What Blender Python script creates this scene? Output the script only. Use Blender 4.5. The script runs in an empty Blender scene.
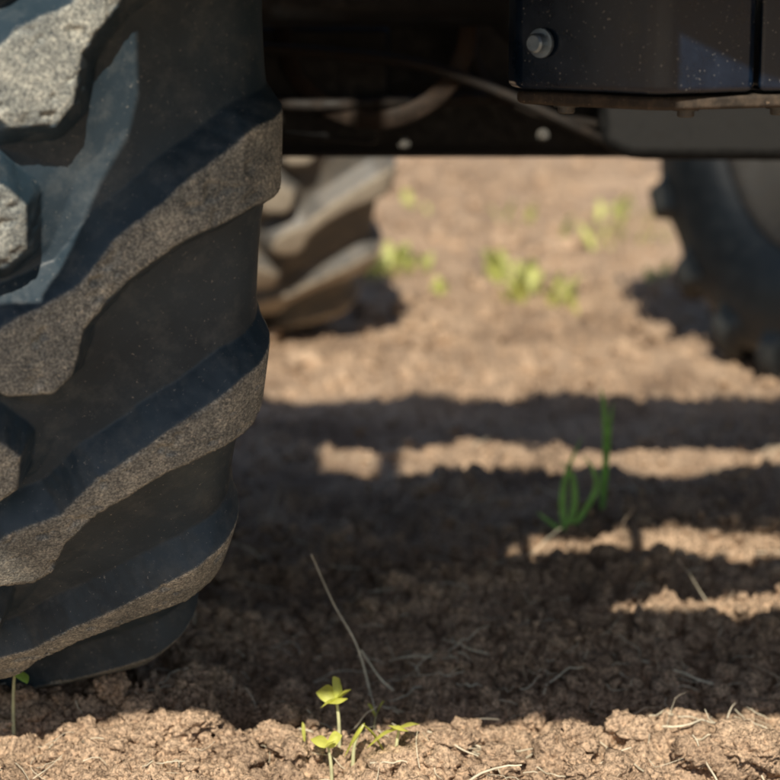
import bpy, bmesh, math, numpy as np
from mathutils import Vector
rng = np.random.default_rng(7)
D = bpy.data; SC = bpy.context.scene

# ---------------------------------------------------------------- helpers
def link(o, parent=None):
    SC.collection.objects.link(o)
    if parent: o.parent = parent
    return o
def empty(name, loc=(0,0,0), rz=0, parent=None):
    e = D.objects.new(name, None); e.location = loc; e.rotation_euler = (0,0,rz); e.empty_display_size=.1
    return link(e, parent)
def mk(name, V, F, mat, smooth=True, parent=None, attr=None):
    V = np.asarray(V, np.float32); F = np.asarray(F, np.int32)
    me = D.meshes.new(name); n, k = F.shape
    me.vertices.add(len(V)); me.vertices.foreach_set('co', V.ravel())
    me.loops.add(n*k); me.loops.foreach_set('vertex_index', F.ravel())
    me.polygons.add(n); me.polygons.foreach_set('loop_start', np.arange(n, dtype=np.int32)*k)
    try: me.polygons.foreach_set('loop_total', np.full(n, k, np.int32))
    except Exception: pass
    me.polygons.foreach_set('use_smooth', np.full(n, smooth))
    me.update(calc_edges=True)
    if attr:
        for an, av in attr.items():
            a = me.attributes.new(an, 'FLOAT', 'POINT'); a.data.foreach_set('value', np.asarray(av, np.float32).ravel())
    me.materials.append(mat)
    return link(D.objects.new(name, me), parent)
def gridF(nr, nc, wrap=False):
    i = np.arange(nr if wrap else nr-1); j = np.arange(nc-1)
    I, J = np.meshgrid(i, j, indexing='ij'); I2 = (I+1) % nr
    return np.stack([I*nc+J, I*nc+J+1, I2*nc+J+1, I2*nc+J], -1).reshape(-1,4)
class Soup:
    def __init__(s): s.V=[]; s.F=[]; s.n=0
    def add(s, V, F): s.V.append(V); s.F.append(np.asarray(F)+s.n); s.n+=len(V)
    def obj(s, name, mat, smooth=True, parent=None): return mk(name, np.concatenate(s.V), np.concatenate(s.F), mat, smooth, parent)
def tube(P, r, seg=6):
    P = np.asarray(P, float); n=len(P); r = np.broadcast_to(np.asarray(r,float),(n,))
    T = np.gradient(P, axis=0); T/= np.linalg.norm(T,axis=1)[:,None]+1e-9
    up = np.array([.13,.31,.94]); A = np.cross(T, up); A/= np.linalg.norm(A,axis=1)[:,None]+1e-9
    B = np.cross(T, A); a = np.linspace(0,2*np.pi,seg,endpoint=False)
    V = P[:,None]+r[:,None,None]*(A[:,None]*np.cos(a)[None,:,None]+B[:,None]*np.sin(a)[None,:,None])
    i,j=np.meshgrid(np.arange(n-1),np.arange(seg),indexing='ij'); j2=(j+1)%seg
    F=np.stack([i*seg+j,i*seg+j2,(i+1)*seg+j2,(i+1)*seg+j],-1).reshape(-1,4)
    return V.reshape(-1,3),F
def spline(P, n=24):
    P=np.asarray(P,float); m=len(P); t=np.linspace(0,m-1,n); out=[]
    Q=np.vstack([2*P[0]-P[1],P,2*P[-1]-P[-2]])
    for x in t:
        i=min(int(x),m-2); u=x-i; a,b,c,d=Q[i:i+4]
        out.append(.5*((2*b)+(-a+c)*u+(2*a-5*b+4*c-d)*u*u+(-a+3*b-3*c+d)*u**3))
    return np.array(out)
def blade(P, w, side, fold=.25, nc=5):
    P=np.asarray(P,float); n=len(P); side=np.asarray(side,float); side/=np.linalg.norm(side)
    T=np.gradient(P,axis=0); T/=np.linalg.norm(T,axis=1)[:,None]+1e-9
    N=np.cross(T,side); u=np.linspace(-1,1,nc)
    V=P[:,None]+w[:,None,None]*(u[None,:,None]*side[None,None]+fold*np.abs(u)[None,:,None]*N[:,None])
    return V.reshape(-1,3), gridF(n,nc)
def lathe(prof, seg=48):
    prof=np.asarray(prof,float); a=np.linspace(0,2*np.pi,seg,endpoint=False)
    V=np.stack([np.broadcast_to(prof[None,:,0],(seg,len(prof))), -prof[None,:,1]*np.sin(a)[:,None], -prof[None,:,1]*np.cos(a)[:,None]],-1)
    return V.reshape(-1,3), gridF(seg,len(prof),True)
def bevel(o, w=.01, seg=3):
    m=o.modifiers.new('b','BEVEL'); m.width=w; m.segments=seg; m.limit_method='ANGLE'; m.angle_limit=math.radians(20); m.harden_normals=True
    for p in o.data.polygons: p.use_smooth=True
    return o
def prism(name, poly, z0, z1, mat, parent=None, bw=.008, axis='z'):
    bm=bmesh.new()
    def pt(p,z): return (p[0],p[1],z) if axis=='z' else ((p[0],z,p[1]) if axis=='y' else (z,p[0],p[1]))
    a=[bm.verts.new(pt(p,z0)) for p in poly]; b=[bm.verts.new(pt(p,z1)) for p in poly]; n=len(poly)
    bm.faces.new(a[::-1]); bm.faces.new(b)
    for i in range(n): bm.faces.new([a[i],a[(i+1)%n],b[(i+1)%n],b[i]])
    bmesh.ops.recalc_face_normals(bm,faces=bm.faces)
    me=D.meshes.new(name); bm.to_mesh(me); bm.free(); me.materials.append(mat)
    o=link(D.objects.new(name,me),parent)
    if bw: bevel(o,bw)
    return o
def box(name,x0,x1,y0,y1,z0,z1,mat,parent=None,bw=.008):
    return prism(name,[(x0,y0),(x1,y0),(x1,y1),(x0,y1)],z0,z1,mat,parent,bw)
def bolt(name, loc, r, h, mat, parent=None, d=(0,-1,0)):
    prof=[(0,.0001),(0,r*1.5),(h*.25,r*1.5),(h*.27,r),(h*.85,r),(h,r*.8),(h,.0001)]
    V,F=lathe(prof,18); o=mk(name,V,F,mat,False,parent); o.location=loc
    o.rotation_mode='QUATERNION'; o.rotation_quaternion=Vector(d).to_track_quat('X','Z'); return o

# ---------------------------------------------------------------- noise
TAB=rng.random((256,256))
def vnoise(x,y,sc,seed=0):
    x=np.asarray(x)*sc+seed*17.37; y=np.asarray(y)*sc+seed*31.71
    xi=np.floor(x).astype(int); yi=np.floor(y).astype(int); fx=x-xi; fy=y-yi
    fx=fx*fx*fx*(fx*(fx*6-15)+10); fy=fy*fy*fy*(fy*(fy*6-15)+10)
    g=lambda a,b: TAB[a&255,b&255]
    return (g(xi,yi)*(1-fx)+g(xi+1,yi)*fx)*(1-fy)+(g(xi,yi+1)*(1-fx)+g(xi+1,yi+1)*fx)*fy-.5
def rot(x,y,a): return x*math.cos(a)-y*math.sin(a), x*math.sin(a)+y*math.cos(a)
def billow(x,y,sc,seed): return np.abs(vnoise(x,y,sc,seed))*2
def height(x,y):
    x=np.asarray(x,float); y=np.asarray(y,float)
    r1=rot(x,y,.6); r2=rot(x,y,1.3); r3=rot(x,y,2.2)
    h=.026*vnoise(*r1,3.1,1)+.030*vnoise(*r2,9,2)
    m=np.clip(vnoise(*r3,5,11)*2+.75,.25,1.3)
    h+=m*(.028*(.5-billow(*r2,17,3))+.021*(.5-billow(*r1,37,4))+.0115*(.5-billow(*r3,75,5))+.008*vnoise(*r1,150,6)+.005*vnoise(*r2,290,7))
    far=np.clip((y-4.3)/2,0,1)
    h+=far*(.035*vnoise(*rot(x,y*1.6,.1),2.3,8)+.03*vnoise(*r1,6,9))
    h+=.040*np.exp(-(((x+.46)/.24)**2+((y-2.34)/.06)**2))
    h+=.014*np.exp(-(((x+.24)/.05)**2+((y-2.55)/.16)**2))
    return h

# ---------------------------------------------------------------- materials
def nt(name):
    m=D.materials.new(name); m.use_nodes=True; t=m.node_tree; t.nodes.clear()
    o=t.nodes.new('ShaderNodeOutputMaterial'); b=t.nodes.new('ShaderNodeBsdfPrincipled'); t.links.new(b.outputs[0],o.inputs[0])
    return m,t,b
def coords(t): return t.nodes.new('ShaderNodeTexCoord').outputs['Object']
def noise(t,c,sc,det=4,rough=.55):
    n=t.nodes.new('ShaderNodeTexNoise'); n.inputs['Scale'].default_value=sc; n.inputs['Detail'].default_value=det; n.inputs['Roughness'].default_value=rough
    t.links.new(c,n.inputs['Vector']); return n.outputs['Fac']
def ramp(t,f,stops):
    r=t.nodes.new('ShaderNodeValToRGB'); e=r.color_ramp.elements
    while len(e)<len(stops): e.new(.5)
    for i,(p,c) in enumerate(stops):
        e[i].position=p; e[i].color=(c,c,c,1) if not hasattr(c,'__len__') else (*c,1)
    t.links.new(f,r.inputs[0]); return r.outputs[0]
def mix(t,f,a,b,ty='MIX'):
    m=t.nodes.new('ShaderNodeMix'); m.data_type='RGBA'; m.blend_type=ty
    for s,v in ((m.inputs[0],f),(m.inputs[6],a),(m.inputs[7],b)):
        if isinstance(v,(int,float)): s.default_value=v
        elif isinstance(v,tuple): s.default_value=(*v,1)
        else: t.links.new(v,s)
    return m.outputs[2]
def math_(t,op,a,b):
    m=t.nodes.new('ShaderNodeMath'); m.operation=op
    for s,v in ((m.inputs[0],a),(m.inputs[1],b)):
        if isinstance(v,(int,float)): s.default_value=v
        else: t.links.new(v,s)
    return m.outputs[0]
def bump(t,b,h,st,dist):
    n=t.nodes.new('ShaderNodeBump'); n.inputs['Strength'].default_value=st; n.inputs['Distance'].default_value=dist
    t.links.new(h,n.inputs['Height']); t.links.new(n.outputs[0],b.inputs['Normal'])

def soil_mat(name,k=1.0):
    m,t,b=nt(name); c=coords(t)
    a=noise(t,c,5,4,.65); f=noise(t,c,230,3,.75)
    col=ramp(t,a,[(.30,(.30*k,.212*k,.15*k)),(.5,(.56*k,.41*k,.29*k)),(.68,(.72*k,.535*k,.38*k))])
    col=mix(t,.97,col,ramp(t,f,[(.32,(.15,.135,.13)),(.5,(.86,.85,.84)),(.66,(1.5,1.46,1.4))]),'MULTIPLY')  # crevice shade painted into the colour, low noise going dark
    t.links.new(col,b.inputs['Base Color']); b.inputs['Roughness'].default_value=.95
    b.inputs['Specular IOR Level'].default_value=.15
    bump(t,b,f,1.0,.0045); return m
M_soil=soil_mat('soil'); M_clod=soil_mat('soil_clod',1.04)

def tyre_mat(name,dusty=0.,k=1.):
    m,t,b=nt(name); c=coords(t)
    at=t.nodes.new('ShaderNodeAttribute'); at.attribute_name='lug'; L=at.outputs['Fac']
    mid=noise(t,c,30,5,.7); fine=noise(t,c,430,3,.75); spk=noise(t,c,210,4,.8); big=noise(t,c,9,3,.6)
    base=ramp(t,big,[(.3,(.015*k,.031*k,.047*k)),(.7,(.032*k,.056*k,.079*k))])
    base=mix(t,ramp(t,mid,[(.48,dusty),(.75,min(1,.42*k+dusty))]),base,(.15,.165,.17) if dusty==0 else (.30,.24,.17))
    base=mix(t,ramp(t,spk,[(.64,0.0),(.69,.65*k)]),base,(.38,.37,.34))
    top=ramp(t,mid,[(.25,(.12,.132,.135)),(.45,(.22,.235,.23)),(.58,(.32,.33,.31)),(.75,(.52,.51,.46))])
    top=mix(t,.9,top,ramp(t,fine,[(.36,(.34,.36,.38)),(.5,(.90,.90,.90)),(.62,(1.8,1.78,1.68))]),'MULTIPLY')
    top=mix(t,ramp(t,spk,[(.59,0.0),(.65,.85)]),top,(.70,.67,.58))
    top=mix(t,ramp(t,spk,[(.35,.85),(.42,0.0)]),top,(.035,.042,.048))
    if dusty: top=mix(t,.7,top,(.52,.43,.32))
    fac=math_(t,'MULTIPLY',L,ramp(t,big,[(.3,.72*min(1,k)),(.55,1.0*min(1,k))]))
    t.links.new(mix(t,fac,base,top),b.inputs['Base Color'])
    t.links.new(ramp(t,math_(t,'ADD',math_(t,'MULTIPLY',L,.5),math_(t,'MULTIPLY',mid,.5)),[(.15,.44),(.5,.66),(.9,.9)]),b.inputs['Roughness'])
    b.inputs['Specular IOR Level'].default_value=.45
    bump(t,b,math_(t,'ADD',math_(t,'MULTIPLY',spk,math_(t,'ADD',math_(t,'MULTIPLY',L,.9),.12)),math_(t,'MULTIPLY',mid,.25)),.5,.004)
    return m
M_tyre=tyre_mat('tyre_rubber'); M_tyre_d=tyre_mat('tyre_rubber_dusty',.3); M_tyre_shade=tyre_mat('tyre_rubber_shaded',0.,.12)  # third rubber: shade painted in as a darker, dust-free copy
def plain(name,col,rough=.5,metal=0,dust=0,dcol=(.2,.15,.1),nsc=60,coat=0,film=None):
    m,t,b=nt(name); c=coords(t)
    n=noise(t,c,nsc,4,.7); s=noise(t,c,330,1,.6)
    cc=mix(t,1.0,col,ramp(t,n,[(.3,.7),(.7,1.25)]),'MULTIPLY')
    if dust:
        f=math_(t,'MAXIMUM',ramp(t,n,[(.45,0.),(.8,dust if film is None else film)]),ramp(t,s,[(.71,0.),(.75,min(1,dust*3))]))
        cc=mix(t,f,cc,dcol)
    t.links.new(cc,b.inputs['Base Color'])
    t.links.new(ramp(t,n,[(.3,rough*.8),(.75,min(1,rough*1.5))]),b.inputs['Roughness'])
    b.inputs['Metallic'].default_value=metal; b.inputs['Coat Weight'].default_value=coat
    b.inputs['Coat Roughness'].default_value=.12
    bump(t,b,n,.12,.002); return m
M_navy=plain('navy_paint',(.003,.012,.032),.28,0,.2,(.35,.35,.35),30,.3,.03)
M_black=plain('black_paint',(.006,.007,.008),.6,0,.12,(.06,.042,.028))
M_rust=plain('dusty_steel',(.035,.027,.021),.75,0,.6,(.17,.125,.09))
M_brown=plain('brown_steel',(.03,.02,.014),.7,0,.5,(.09,.06,.04))
M_steel=plain('zinc_bolt',(.30,.38,.46),.35,.8,.2)
M_dull=plain('dull_bolt',(.10,.10,.095),.5,.3,.3)
M_rim=plain('rim_paint',(.010,.010,.010),.7,0,.1)
M_hose=plain('rubber_hose',(.014,.011,.009),.7,0,.3,(.08,.05,.03))
def leafm(name,col,tr=.5):
    m,t,b=nt(name); c=coords(t); n=noise(t,c,60,3)
    cc=mix(t,1.0,col,ramp(t,n,[(.3,.7),(.7,1.2)]),'MULTIPLY')
    t.links.new(cc,b.inputs['Base Color']); b.inputs['Roughness'].default_value=.5
    tl=t.nodes.new('ShaderNodeBsdfTranslucent'); t.links.new(cc,tl.inputs[0])
    ms=t.nodes.new('ShaderNodeMixShader'); ms.inputs[0].default_value=tr
    t.links.new(b.outputs[0],ms.inputs[1]); t.links.new(tl.outputs[0],ms.inputs[2])
    t.links.new(ms.outputs[0],[x for x in t.nodes if x.type=='OUTPUT_MATERIAL'][0].inputs[0]); return m
M_seed=leafm('seedling_leaf',(.82,.86,.18)); M_stem=leafm('seedling_stem',(.82,.82,.50),.3)
M_grass=leafm('grass_leaf',(.36,.68,.16)); M_weed=leafm('weed_leaf',(.76,.80,.28))
M_straw=leafm('straw',(.86,.78,.60),.1); M_root=leafm('dry_root',(.45,.35,.25),.1)

# ---------------------------------------------------------------- ground
def axis_pts(lo,hi,d,ext0,ext1,g):
    p=list(np.arange(lo,hi,d)); s=d; x=p[-1]
    while x<ext1: s*=g; x+=s; p.append(x)
    s=d; x=p[0]
    while x>ext0: s*=g; x-=s; p.insert(0,x)
    return np.array(p)
xs=axis_pts(-.60,.72,.0028,-900,900,1.07); ys=axis_pts(2.08,2.85,.0028,-900,1800,1.022)
ys=ys[(ys<1500)]
Y,X=np.meshgrid(ys,xs,indexing='ij')
mk('ground',np.stack([X,Y,height(X,Y)],-1).reshape(-1,3),gridF(len(ys),len(xs)),M_soil)

def ico(sub):
    bm=bmesh.new(); bmesh.ops.create_icosphere(bm,subdivisions=sub,radius=1)
    V=np.array([v.co[:] for v in bm.verts]); F=np.array([[v.index for v in f.verts] for f in bm.faces]); bm.free(); return V,F
def rough(V,amp,seed,sc=1.3):
    r=1+amp*(vnoise(V[:,0]+V[:,2]*.7,V[:,1]-V[:,2]*.6,sc,seed)*2+ .55*vnoise(V[:,0]-V[:,1],V[:,2]+V[:,1]*.5,sc*2.7,seed+3)*2+.35*vnoise(V[:,2]-V[:,0],V[:,1]+V[:,0],sc*7,seed+5)*2)
    return V*r[:,None]
def scatter(S,n,sub,rmin,rmax,xr,yr,pw=2.2,amp=.4,wedge=False,nvar=14,sink=.55):
    bV,bF=ico(sub); vs=[rough(bV,amp,k+sub*20) for k in range(nvar)]
    y=rng.uniform(yr[0],yr[1],n)
    x=rng.uniform(-.24,.24,n)*y if wedge else rng.uniform(xr[0],xr[1],n)
    keep=rng.random(n)<np.clip(vnoise(x,y,7,21)*1.6+.75,.25,1); x=x[keep]; y=y[keep]; n=len(x)
    r=rmin*(1-rng.random(n)*(1-(rmin/rmax)**pw))**(-1/pw)
    z=height(x,y)+r*rng.uniform(-.15,sink,n)
    for k in range(nvar):
        id_=np.where(np.arange(n)%nvar==k)[0]; m=len(id_)
        if not m: continue
        q=rng.normal(size=(m,4)); q/=np.linalg.norm(q,axis=1)[:,None]; w,a,b,c=q.T
        R=np.stack([1-2*(b*b+c*c),2*(a*b-c*w),2*(a*c+b*w),2*(a*b+c*w),1-2*(a*a+c*c),2*(b*c-a*w),2*(a*c-b*w),2*(b*c+a*w),1-2*(a*a+b*b)],-1).reshape(m,3,3)
        sc=r[id_,None]*rng.uniform(.7,1.25,(m,3))*np.array([1,1,.85])
        P=np.einsum('mij,vj->mvi',R,vs[k])*sc[:,None]+np.stack([x[id_],y[id_],z[id_]],-1)[:,None]
        F=bF[None]+(np.arange(m)*len(bV))[:,None,None]
        S.add(P.reshape(-1,3),F.reshape(-1,3))
S=Soup()
scatter(S,40000,1,.0011,.0048,(-.6,.72),(2.08,2.95),1.5,.5)
scatter(S,6500,2,.0045,.013,(-.62,.75),(2.08,3.2),1.8,.5)
scatter(S,300,4,.012,.026,(-.6,.7),(2.1,3.2),2.0,.5)
scatter(S,130,4,.009,.024,(-.5,.5),(2.12,2.33),1.3,.5,sink=.7)
scatter(S,6000,1,.004,.015,None,(2.9,5.5),2.0,.5,True)
scatter(S,3500,2,.012,.036,None,(4.3,13),2.2,.45,True)
bV,bF=ico(5)
for (x,y,r,k) in [(-.215,2.27,.028,1),(-.30,2.24,.024,2),(.385,2.2,.036,3),(.33,2.21,.022,4),(-.13,2.27,.014,5),(.05,2.22,.014,6),(.20,2.24,.019,8),(-.35,2.27,.022,9),(.12,2.2,.019,7)]:
    S.add(rough(bV,.40,k*9+2)*r*np.array([1.15,1,.75])+np.array([x,y,float(height(x,y))+r*.42]),bF)
S.obj('soil_clods',M_clod)

# ---------------------------------------------------------------- wheels
def polysd(px,py,poly):
    poly=np.asarray(poly,float); d=np.full(px.shape,1e9); ins=np.zeros(px.shape,bool); n=len(poly)
    for i in range(n):
        a=poly[i]; b=poly[(i+1)%n]; e=b-a; wx=px-a[0]; wy=py-a[1]
        u=np.clip((wx*e[0]+wy*e[1])/(e@e),0,1); dx=wx-u*e[0]; dy=wy-u*e[1]
        d=np.minimum(d,dx*dx+dy*dy)
        c=((a[1]<=py)!=(b[1]<=py))
        with np.errstate(divide='ignore',invalid='ignore'):
            xi=a[0]+(py-a[1])*e[0]/(e[1] if e[1]!=0 else 1e-12)
        ins^=c&(px<xi)
    d=np.sqrt(d); return np.where(ins,-d,d)
LUG=[(.290,.052),(.215,.030),(.150,-.018),(.094,-.064),(.058,-.110),(.010,-.132),(-.016,-.156),(-.016,-.195),(.002,-.213),(.042,-.213),(.058,-.196),(.067,-.152),(.103,-.106),(.153,-.070),(.215,-.044),(.290,-.032)]
def wheel(name,R,W,nl,H,th0,loc,rz,parent,dense,mat):
    k=R/.76; kw=W/.48; e=empty(name,(loc[0],loc[1],loc[2]+R),rz,parent); R0=R-H
    pr=np.array([(0,0),(.06,-.001),(.11,-.002),(.155,-.005),(.195,-.009),(.228,-.018),(.250,-.042),(.258,-.09),(.258,-.14),(.246,-.20),(.220,-.255),(.19,-.285),(.182,-.30)])
    pr=np.stack([pr[:,0]*kw,R0+pr[:,1]*k],-1); pr=spline(pr,90)
    sl=np.concatenate([[0],np.cumsum(np.linalg.norm(np.diff(pr,axis=0),axis=1))]); Smax=sl[-1]
    if dense:
        s=np.concatenate([np.arange(-Smax,-.30,.012),np.arange(-.30,-.09,.005),np.arange(-.09,.30,.0016),np.arange(.30,Smax,.012),[Smax]])
        th=np.concatenate([np.radians(np.arange(14,98,.12)),np.radians(np.arange(98,374,.7))])
    else:
        s=np.arange(-Smax,Smax,.007); s=np.append(s,Smax); th=np.radians(np.arange(0,360,.6))
    A=np.interp(np.abs(s),sl,pr[:,0])*np.sign(s); Rr=np.interp(np.abs(s),sl,pr[:,1])
    tx=np.gradient(pr[:,0],sl); ty=np.gradient(pr[:,1],sl)
    na=-np.interp(np.abs(s),sl,ty)*np.sign(s); nr=np.interp(np.abs(s),sl,tx); nn=np.hypot(na,nr); na/=nn; nr/=nn
    pitch=2*math.pi*R/nl
    TH,SS=np.meshgrid(th,s,indexing='ij')
    t=(TH-math.radians(th0))*R; sd=np.full(t.shape,1e9)
    for side in (1,-1):
        tt=t if side==1 else t+pitch*.5
        tl=(tt+.5*pitch)%pitch-.5*pitch
        for o in (-1,0,1):
            sd=np.minimum(sd,polysd(SS*side/kw,(tl+o*pitch)/k,LUG)*min(k,kw))
    if dense: sd=sd+.0014*vnoise(t,SS,35,3)*2+.0006*vnoise(t,SS,160,4)*2
    wall=.020
    lin=1-.80*sd/wall; tail=.20*np.exp(-np.maximum(sd-wall,0)/.028)
    h=np.where(sd<=0,1,np.where(sd<wall,lin,tail))
    h*=H*(1-.80*np.clip((np.abs(SS)-.205)/.075,0,1)**1.1)
    h-=.0012*np.clip(1-(-sd)/.003,0,1)*(sd<=0)
    if dense:
        ch=np.clip(vnoise(t,SS,60,9)+vnoise(t,SS,140,12)*.6-.30,0,1); h-=.012*ch*(sd<.001)
    lug=np.clip(-sd/.0015+.6,0,1)*np.clip((.285-np.abs(SS))/.03,0,1)
    rr=Rr[None]+nr[None]*h; aa=A[None]+na[None]*h
    rr=rr+.002*(np.abs(np.abs(SS)-.40*k)<.004)
    V=np.stack([aa,-rr*np.sin(TH),-rr*np.cos(TH)],-1).reshape(-1,3)
    mk('tyre',V,gridF(len(th),len(s),True),mat,True,e,{'lug':lug})
    b=pr[-1,1]; a0=pr[-1,0]
    V,F=lathe([(a0+.006,b+.012),(a0+.012,b),(a0-.01,b-.012),(a0-.06,b-.03),(.03,b-.035),(.03,b-.07),(.055,b*.6),(.06,b*.4),(.09,b*.34),(.10,b*.2),(.10,.001)],72)
    mk('rim',V,F,M_rim,True,e)
    V,F=lathe([(-a0-.006,b+.012),(-a0-.012,b),(-a0+.01,b-.012),(-a0+.06,b-.03),(.02,b-.035),(.02,b-.07),(.045,b*.6),(.05,b*.4),(-.05,b*.34),(-.12,b*.25),(-.12,.001)],72)
    mk('rim_back',V,F[:,::-1],M_rim,True,e)
    for i in range(8):
        an=i*math.pi/4; bolt('wheel_bolt',(.06,.35*b*math.cos(an),.35*b*math.sin(an)),.014,.03,M_steel,e,(1,0,0))
    return e
TR=empty('tractor'); AL=math.radians(19.5)
near=wheel('rear_wheel',.76,.48,19,.042,84,(-.578,2.557,-.006),AL,TR,True,M_tyre)
wheel('front_wheel',.60,.44,17,.045,70,(-.40,5.02,-.01),AL,TR,False,M_tyre_d)
wheel('front_wheel.001',.62,.42,17,.045,78,(.975,4.42,-.01),AL,TR,False,M_tyre_shade)

# ---------------------------------------------------------------- tractor body
fp=[(.112,2.065),(.118,2.040),(.232,1.945),(.246,1.942),(.331,1.985),(.331,2.075),(.112,2.075)]
prism('fuel_tank',fp,.733,.84,M_navy,TR,.009)
prism('fuel_tank_end',[(.336,1.988),(.425,2.020),(.425,2.045),(.336,2.045)],.733,.828,M_navy,TR,.006)
prism('tank_bracket',[(.122,2.050),(.23,1.962),(.248,1.957),(.42,2.025),(.42,2.04),(.33,2.07),(.12,2.07)],.718,.7305,M_rust,TR,.004)
for x in (.14,.30): box('tank_hanger',x,x+.02,2.03,2.05,.842,1.10,M_black,TR,.003)
bolt('tank_bolt',(.140,2.017,.776),.009,.014,M_steel,TR,(-.65,-.75,0))
for i,(x,y) in enumerate(((.165,2.04),(.27,1.99),(.36,2.02))): bolt('bracket_bolt',(x,y,.718),.008,.008,M_dull,TR,(0,0,-1))
AXH=[(3.17,.58),(3.19,.566),(3.27,.566),(3.29,.59),(3.29,.805),(3.16,.805),(3.16,.63)]
prism('axle_beam',AXH,-1.1,1.35,M_black,TR,.012,'x')
prism('axle_flange',[(-.24,.615),(-.02,.59),(.0,.62),(.0,.76),(-.24,.76)],3.11,3.157,M_black,TR,.012,'y')
prism('gear_housing',[(.30,.59),(.34,.572),(.62,.570),(.68,.61),(.70,.78),(.28,.78)],3.08,3.157,M_black,TR,.02,'y')
V,F=lathe([(-.36,.001),(-.36,.07),(-.30,.07),(-.30,.04),(.28,.038),(.30,.06),(.34,.06),(.34,.001)],40)
o=mk('axle_tube',V,F,M_black,True,TR); o.location=(-.14,2.98,.80); o.rotation_euler=(0,0,AL*.3)
S=Soup()
def tb(P,r,n=26,seg=10): S.add(*tube(spline(P,n),r,seg))
tb([(-.26,3.05,.735),(-.10,3.05,.725),(.03,3.05,.71),(.14,3.06,.675),(.25,3.07,.625),(.30,3.1,.60)],.008)
tb([(-.25,3.1,.655),(-.10,3.08,.65),(.05,3.1,.655),(.2,3.13,.66)],.010)
tb([(.1,3.12,.80),(.13,3.1,.69),(.20,3.1,.64),(.3,3.12,.62)],.008)
S.obj('hydraulic_hoses',M_hose,True,TR)
V,F=lathe([(-.01,.12),(-.012,.145),(.012,.145),(.01,.12),(-.01,.12)],48)
o=mk('brake_ring',V,F,M_brown,True,TR); o.location=(-.02,3.10,.76); o.rotation_euler=(0,math.radians(8),math.radians(82))
for x,y,z in [(.02,3.1,.595),(.215,3.06,.61),(.24,3.06,.67),(-.16,3.1,.63)]:
    bolt('chassis_bolt',(x,y,z),.006,.02,M_dull,TR)
# added sun and sky blockers, out of view: sill, slotted panels, sloping slab
prism('sun_blocker_sill',[(-.56,1.385),(-.1,1.385),(.35,1.43),(2.0,1.43),(2.0,1.486),(-.05,1.486),(-.1,1.44),(-.56,1.44)],.842,.96,M_navy,TR,.006)  # unseen, added to shade the lower tyre and the near ground
prism('sun_blocker_panel',[(-.325,.92),(2.0,.92),(2.0,1.13),(-.242,1.13),(-.252,1.09),(-.275,1.045)],1.4415,1.49,M_navy,TR,.003,'y')  # unseen panels down to the slots, added to cast shade with streak gaps
box('sun_blocker_panel_mid',-.242,.105,1.4415,1.4885,1.1302,1.27,M_navy,TR,.002)
box('sun_blocker_panel_wide',-.50,.105,1.4415,1.49,1.2702,1.90,M_navy,TR,.002)
box('sun_blocker_post',.1052,.235,1.4415,1.49,1.1302,1.245,M_navy,TR,.002)
box('sun_blocker_rail_lower',.1052,2.0,1.4415,1.49,1.2452,1.385,M_navy,TR,.002)
box('sun_blocker_panel_side',.1052,2.0,1.4415,1.49,1.505,1.90,M_navy,TR,.002)
for i,(a,b_) in enumerate([(-.125,-.080),(-.265,-.225),(-.80,-.42)]):
    box('sun_streak_divider',a,b_,1.45,1.488,1.901,2.135,M_navy,TR,.004)  # added pieces, unseen, that break up the far sun streak
prism('sun_blocker_slope',[(1.44,2.40),(1.44,2.14),(1.54,2.14),(2.95,.86),(3.08,.85),(3.08,.97),(1.60,2.30),(1.54,2.40)],-.9,2.1,M_navy,TR,.012,'x')  # unseen slab, added to end the ground shade and block overhead sky
prism('sky_blocker',[(1.62,.99),(1.62,1.70),(2.52,.92),(2.52,.87),(1.70,.87)],-.20,.085,M_black,TR,.012,'x')  # unseen mass, added to block sky light from above
prism('sky_blocker_side',[(1.55,.18),(1.55,1.9),(3.0,.85),(3.5,.80),(3.5,.18)],1.42,1.45,M_navy,TR,.006,'x')  # unseen sheet, added to cut sky light from the right

# ---------------------------------------------------------------- plants
def gz(x,y): return float(height(x,y))
def leafw(n,w,sh=.45):
    u=np.linspace(0,1,n); return w*np.clip(np.sin(np.pi*u**sh)**.8,0.03,1)
def seedling(name,x,y,hh,lean,leaves,ms=M_stem,ml=M_seed,sr=.0019):
    e=empty(name,(x,y,gz(x,y)-.003)); S=Soup()
    top=np.array([lean[0],lean[1],hh]); S.add(*tube(spline([(0,0,0),(top*.5+np.array([-lean[0]*.3,0,hh*.05])),top],12),np.linspace(sr*1.2,sr*.8,12),7))
    S.obj('stem',ms,True,e); S=Soup()
    for (az,el,L,w) in leaves:
        d=np.array([math.cos(az)*math.cos(el),math.sin(az)*math.cos(el),math.sin(el)]); p=[top-(.002*d),top+d*L*.5+np.array([0,0,L*.10]),top+d*L-np.array([0,0,L*.12])]
        side=np.cross(d,[0,0,1])+np.array([0,0,rng.normal()*.5]); S.add(*blade(spline(p,12),leafw(12,w,.8),side,.3))
    S.obj('leaves',ml,True,e); return e
seedling('seedling',-.055,2.235,.056,(-.003,0),[(-.3,.7,.022,.011),(2.9,.3,.024,.011),(1.2,1.2,.024,.010),(3.6,-.3,.020,.010),(-1.4,.1,.018,.011)])
seedling('seedling.001',-.040,2.20,.048,(.012,0),[(.2,-.9,.038,.007),(3.0,-1.0,.040,.007)])
seedling('seedling.002',.006,2.20,.052,(.004,0),[(.4,.1,.024,.011),(3.3,-.45,.040,.010),(-1.6,.3,.022,.012)])
seedling('seedling.003',-.062,2.19,.054,(-.004,0),[(2.8,.3,.021,.008),(.3,.6,.019,.008),(-1.5,.4,.017,.008)])
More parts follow.
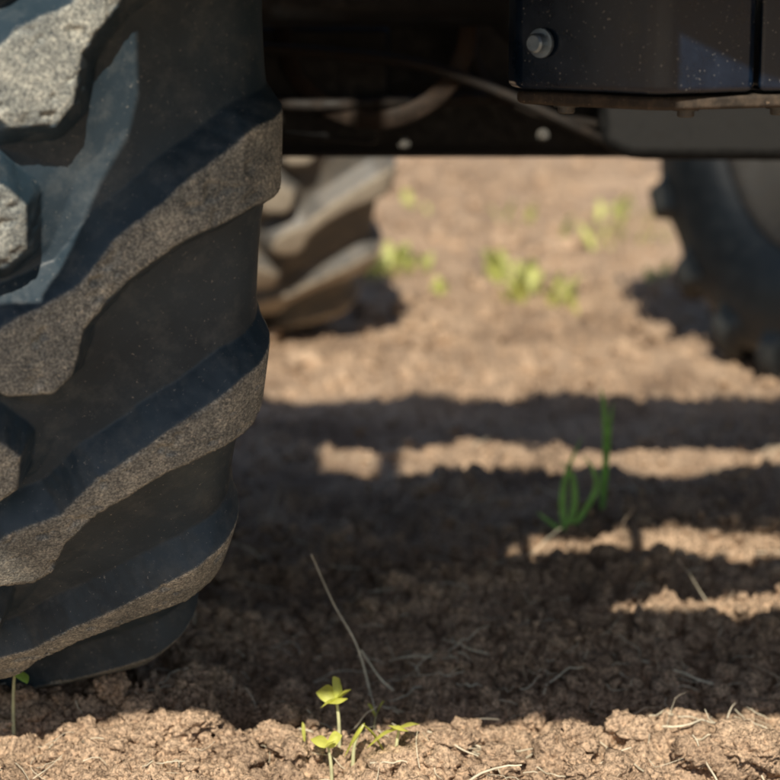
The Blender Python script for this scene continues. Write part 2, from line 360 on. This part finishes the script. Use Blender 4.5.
seedling('seedling.004',-.415,2.27,.080,(.004,0),[(.2,.5,.030,.013),(2.8,.2,.03,.013),(-.9,-.3,.027,.012)],M_stem,M_grass)
seedling('seedling.005',-.018,2.32,.026,(.002,0),[(.2,1.1,.022,.003),(2.8,1.0,.018,.003)],M_stem,M_seed,.001)
seedling('seedling.006',-.095,2.24,.02,(.002,0),[(1.9,1.2,.024,.0025)],M_stem,M_seed,.001)
def grass(name,x,y,blades,mat,w=.005):
    S=Soup(); z=gz(x,y)
    for P in blades:
        P=np.array(P,float)+np.array([x,y,z-.004]); S.add(*blade(spline(P,16),leafw(16,w,.6),(1,.3,0),.3,3))
    return S.obj(name,mat)
grass('grass_sprout',.262,3.12,[[(0,0,0),(.012,0,.045),(.008,0,.09),(-.012,0,.112)],[(0,0,0),(.024,0,.03),(.044,0,.07),(.038,0,.10),(.022,0,.122)],[(0,0,0),(-.02,0,.016),(-.045,0,.035)],[(.0,0,0),(-.006,.0,.05),(.002,0,.10),(.022,0,.15)]],M_grass,.0056)
grass('grass_sprout.001',.325,3.22,[[(0,0,0),(.005,0,.10),(.0,0,.17),(-.006,0,.20)],[(0,0,0),(.006,0,.10),(.014,0,.18)]],M_grass,.0056)
S=Soup()
def clump(x,y,r,n,L):
    for i in range(n):
        a=rng.uniform(0,6.28); q=r*rng.random()**.6; px=x+q*math.cos(a); py=y+q*math.sin(a); z=gz(px,py)
        az=rng.uniform(0,6.28); l=L*rng.uniform(.4,1.2); d=np.array([math.cos(az),math.sin(az),0])
        b0=np.array([px,py,z]); P=[b0,b0+d*l*.35+np.array([0,0,l*.7]),b0+d*l*.7+np.array([0,0,l*.9])]
        S.add(*blade(spline(P,7),leafw(7,l*.17,.7),np.cross(d,[0,0,1]),.2,3))
for c in [(.36,5.4,.08,20,.08),(.31,5.8,.07,18,.09),(.43,5.25,.04,8,.07),(.05,5.85,.05,10,.07),(-.06,5.9,.10,24,.08),(.13,5.55,.03,6,.06),(.62,6.6,.12,14,.08),(.88,6.5,.14,22,.08),(.75,7.0,.12,14,.08),(.4,6.9,.06,6,.07),(1.0,6.1,.1,10,.07),(.72,5.7,.05,5,.06),(1.1,7.2,.2,26,.08),(.1,7.4,.08,4,.06),(-.3,6.6,.2,24,.07)]: clump(*c)
for i in range(30):
    y=rng.uniform(11,30); clump(rng.uniform(-.4,.4)*y,y,.15,16,.09)
S.obj('weed_patch',M_weed)

S=Soup()
def straw(x,y,L,az,rise,curve,r=.0007):
    d=np.array([math.cos(az),math.sin(az)]); pts=[]
    nrm=np.array([-d[1],d[0]]); z0=gz(x,y); z1=gz(*(np.array([x,y])+d*L))
    for u in np.linspace(0,1,9):
        q=np.array([x,y])+d*L*u+nrm*curve*L*math.sin(math.pi*u)
        pts.append((q[0],q[1],max(gz(*q)*.35+.65*(z0*(1-u)+z1*u),z0-.01)+.007+rise*u+.003*math.sin(3*u)))
    S.add(*tube(pts,np.linspace(r,r*.5,9),5))
for i in range(200): straw(rng.uniform(-.45,.5),rng.uniform(2.12,2.8),rng.uniform(.012,.05),rng.uniform(0,6.28),max(0,rng.normal()*.012),rng.normal()*.25,rng.uniform(.0003,.0010))
for i in range(60): straw(rng.uniform(-.1,.45),rng.uniform(2.13,2.55),rng.uniform(.03,.08),rng.normal()*.6+rng.choice([0,3.1]),max(0,rng.normal()*.014),rng.normal()*.12,rng.uniform(.0007,.0016))
for i in range(50): straw(rng.uniform(-.3,.8),rng.uniform(2.7,3.7),rng.uniform(.03,.08),rng.uniform(0,6.28),max(0,rng.normal()*.03),rng.normal()*.2,.001)
S.add(*tube(spline([(-.018,2.42,gz(-.018,2.42)),(-.038,2.42,.065),(-.066,2.43,.115),(-.092,2.44,.172)],20),np.linspace(.0015,.0009,20),6))
S.add(*tube(spline([(.004,2.42,.012),(-.012,2.42,.028),(-.034,2.44,.055)],12),.0013,6))
straw(.14,2.52,.06,2.4,.01,.1,.0017); straw(.145,2.52,.055,-.2,.012,-.15,.0017)
straw(.39,2.43,.06,2.7,.02,.05,.0018); straw(.18,2.42,.06,.6,.012,.2,.0014); straw(.30,2.27,.09,.1,.008,.05,.0015); straw(.08,2.24,.08,-1.1,.0,.1,.0015)
straw(.20,2.16,.07,.6,.008,.05,.0015); straw(.36,2.16,.06,2.2,.03,.05,.0013); straw(-.28,2.38,.05,.1,.004,.2,.0014); straw(-.21,2.40,-.03,-.8,.012,.2,.0014); straw(.13,2.21,.06,-.9,.0,.1,.0014); straw(.09,2.45,.03,.1,.003,.1,.0014)
S.obj('straw_litter',M_straw)
S=Soup()
for i in range(34):
    x=rng.uniform(-.3,.6); y=rng.uniform(2.45,3.3); z=gz(x,y); h=rng.uniform(.02,.06)
    S.add(*tube(spline([(x,y,z-.003),(x+rng.normal()*.008,y,z+h*.5),(x+rng.normal()*.014,y,z+h)],8),.0008,5))
S.obj('dry_stubble',M_root)

# ---------------------------------------------------------------- light
L=Vector((-.05,-1.1,1)).normalized()
sun=D.lights.new('sun','SUN'); sun.energy=5; sun.angle=math.radians(.53); sun.color=(1,.91,.76)
so=link(D.objects.new('sun',sun)); so.rotation_mode='QUATERNION'; so.rotation_quaternion=(-L).to_track_quat('-Z','Y')
w=D.worlds.new('World'); SC.world=w; w.use_nodes=True; t=w.node_tree
sk=t.nodes.new('ShaderNodeTexSky'); sk.sky_type='NISHITA'; sk.sun_disc=False
sk.sun_elevation=math.asin(L.z); sk.sun_rotation=math.atan2(L.x,L.y)
bg=[n for n in t.nodes if n.type=='BACKGROUND'][0]; bg.inputs[1].default_value=.085; t.links.new(sk.outputs[0],bg.inputs[0])
# ---------------------------------------------------------------- camera
cam=D.cameras.new('camera'); cam.lens=100; cam.sensor_width=36; cam.clip_end=3000; cam.clip_start=.05
co=link(D.objects.new('camera',cam)); co.location=(0,0,.85); co.rotation_euler=(math.radians(90-11.2),0,0); SC.camera=co
cam.dof.use_dof=True; cam.dof.focus_distance=2.15; cam.dof.aperture_fstop=4.4
SC.view_settings.view_transform='Standard'; SC.view_settings.look='None'; SC.view_settings.exposure=0
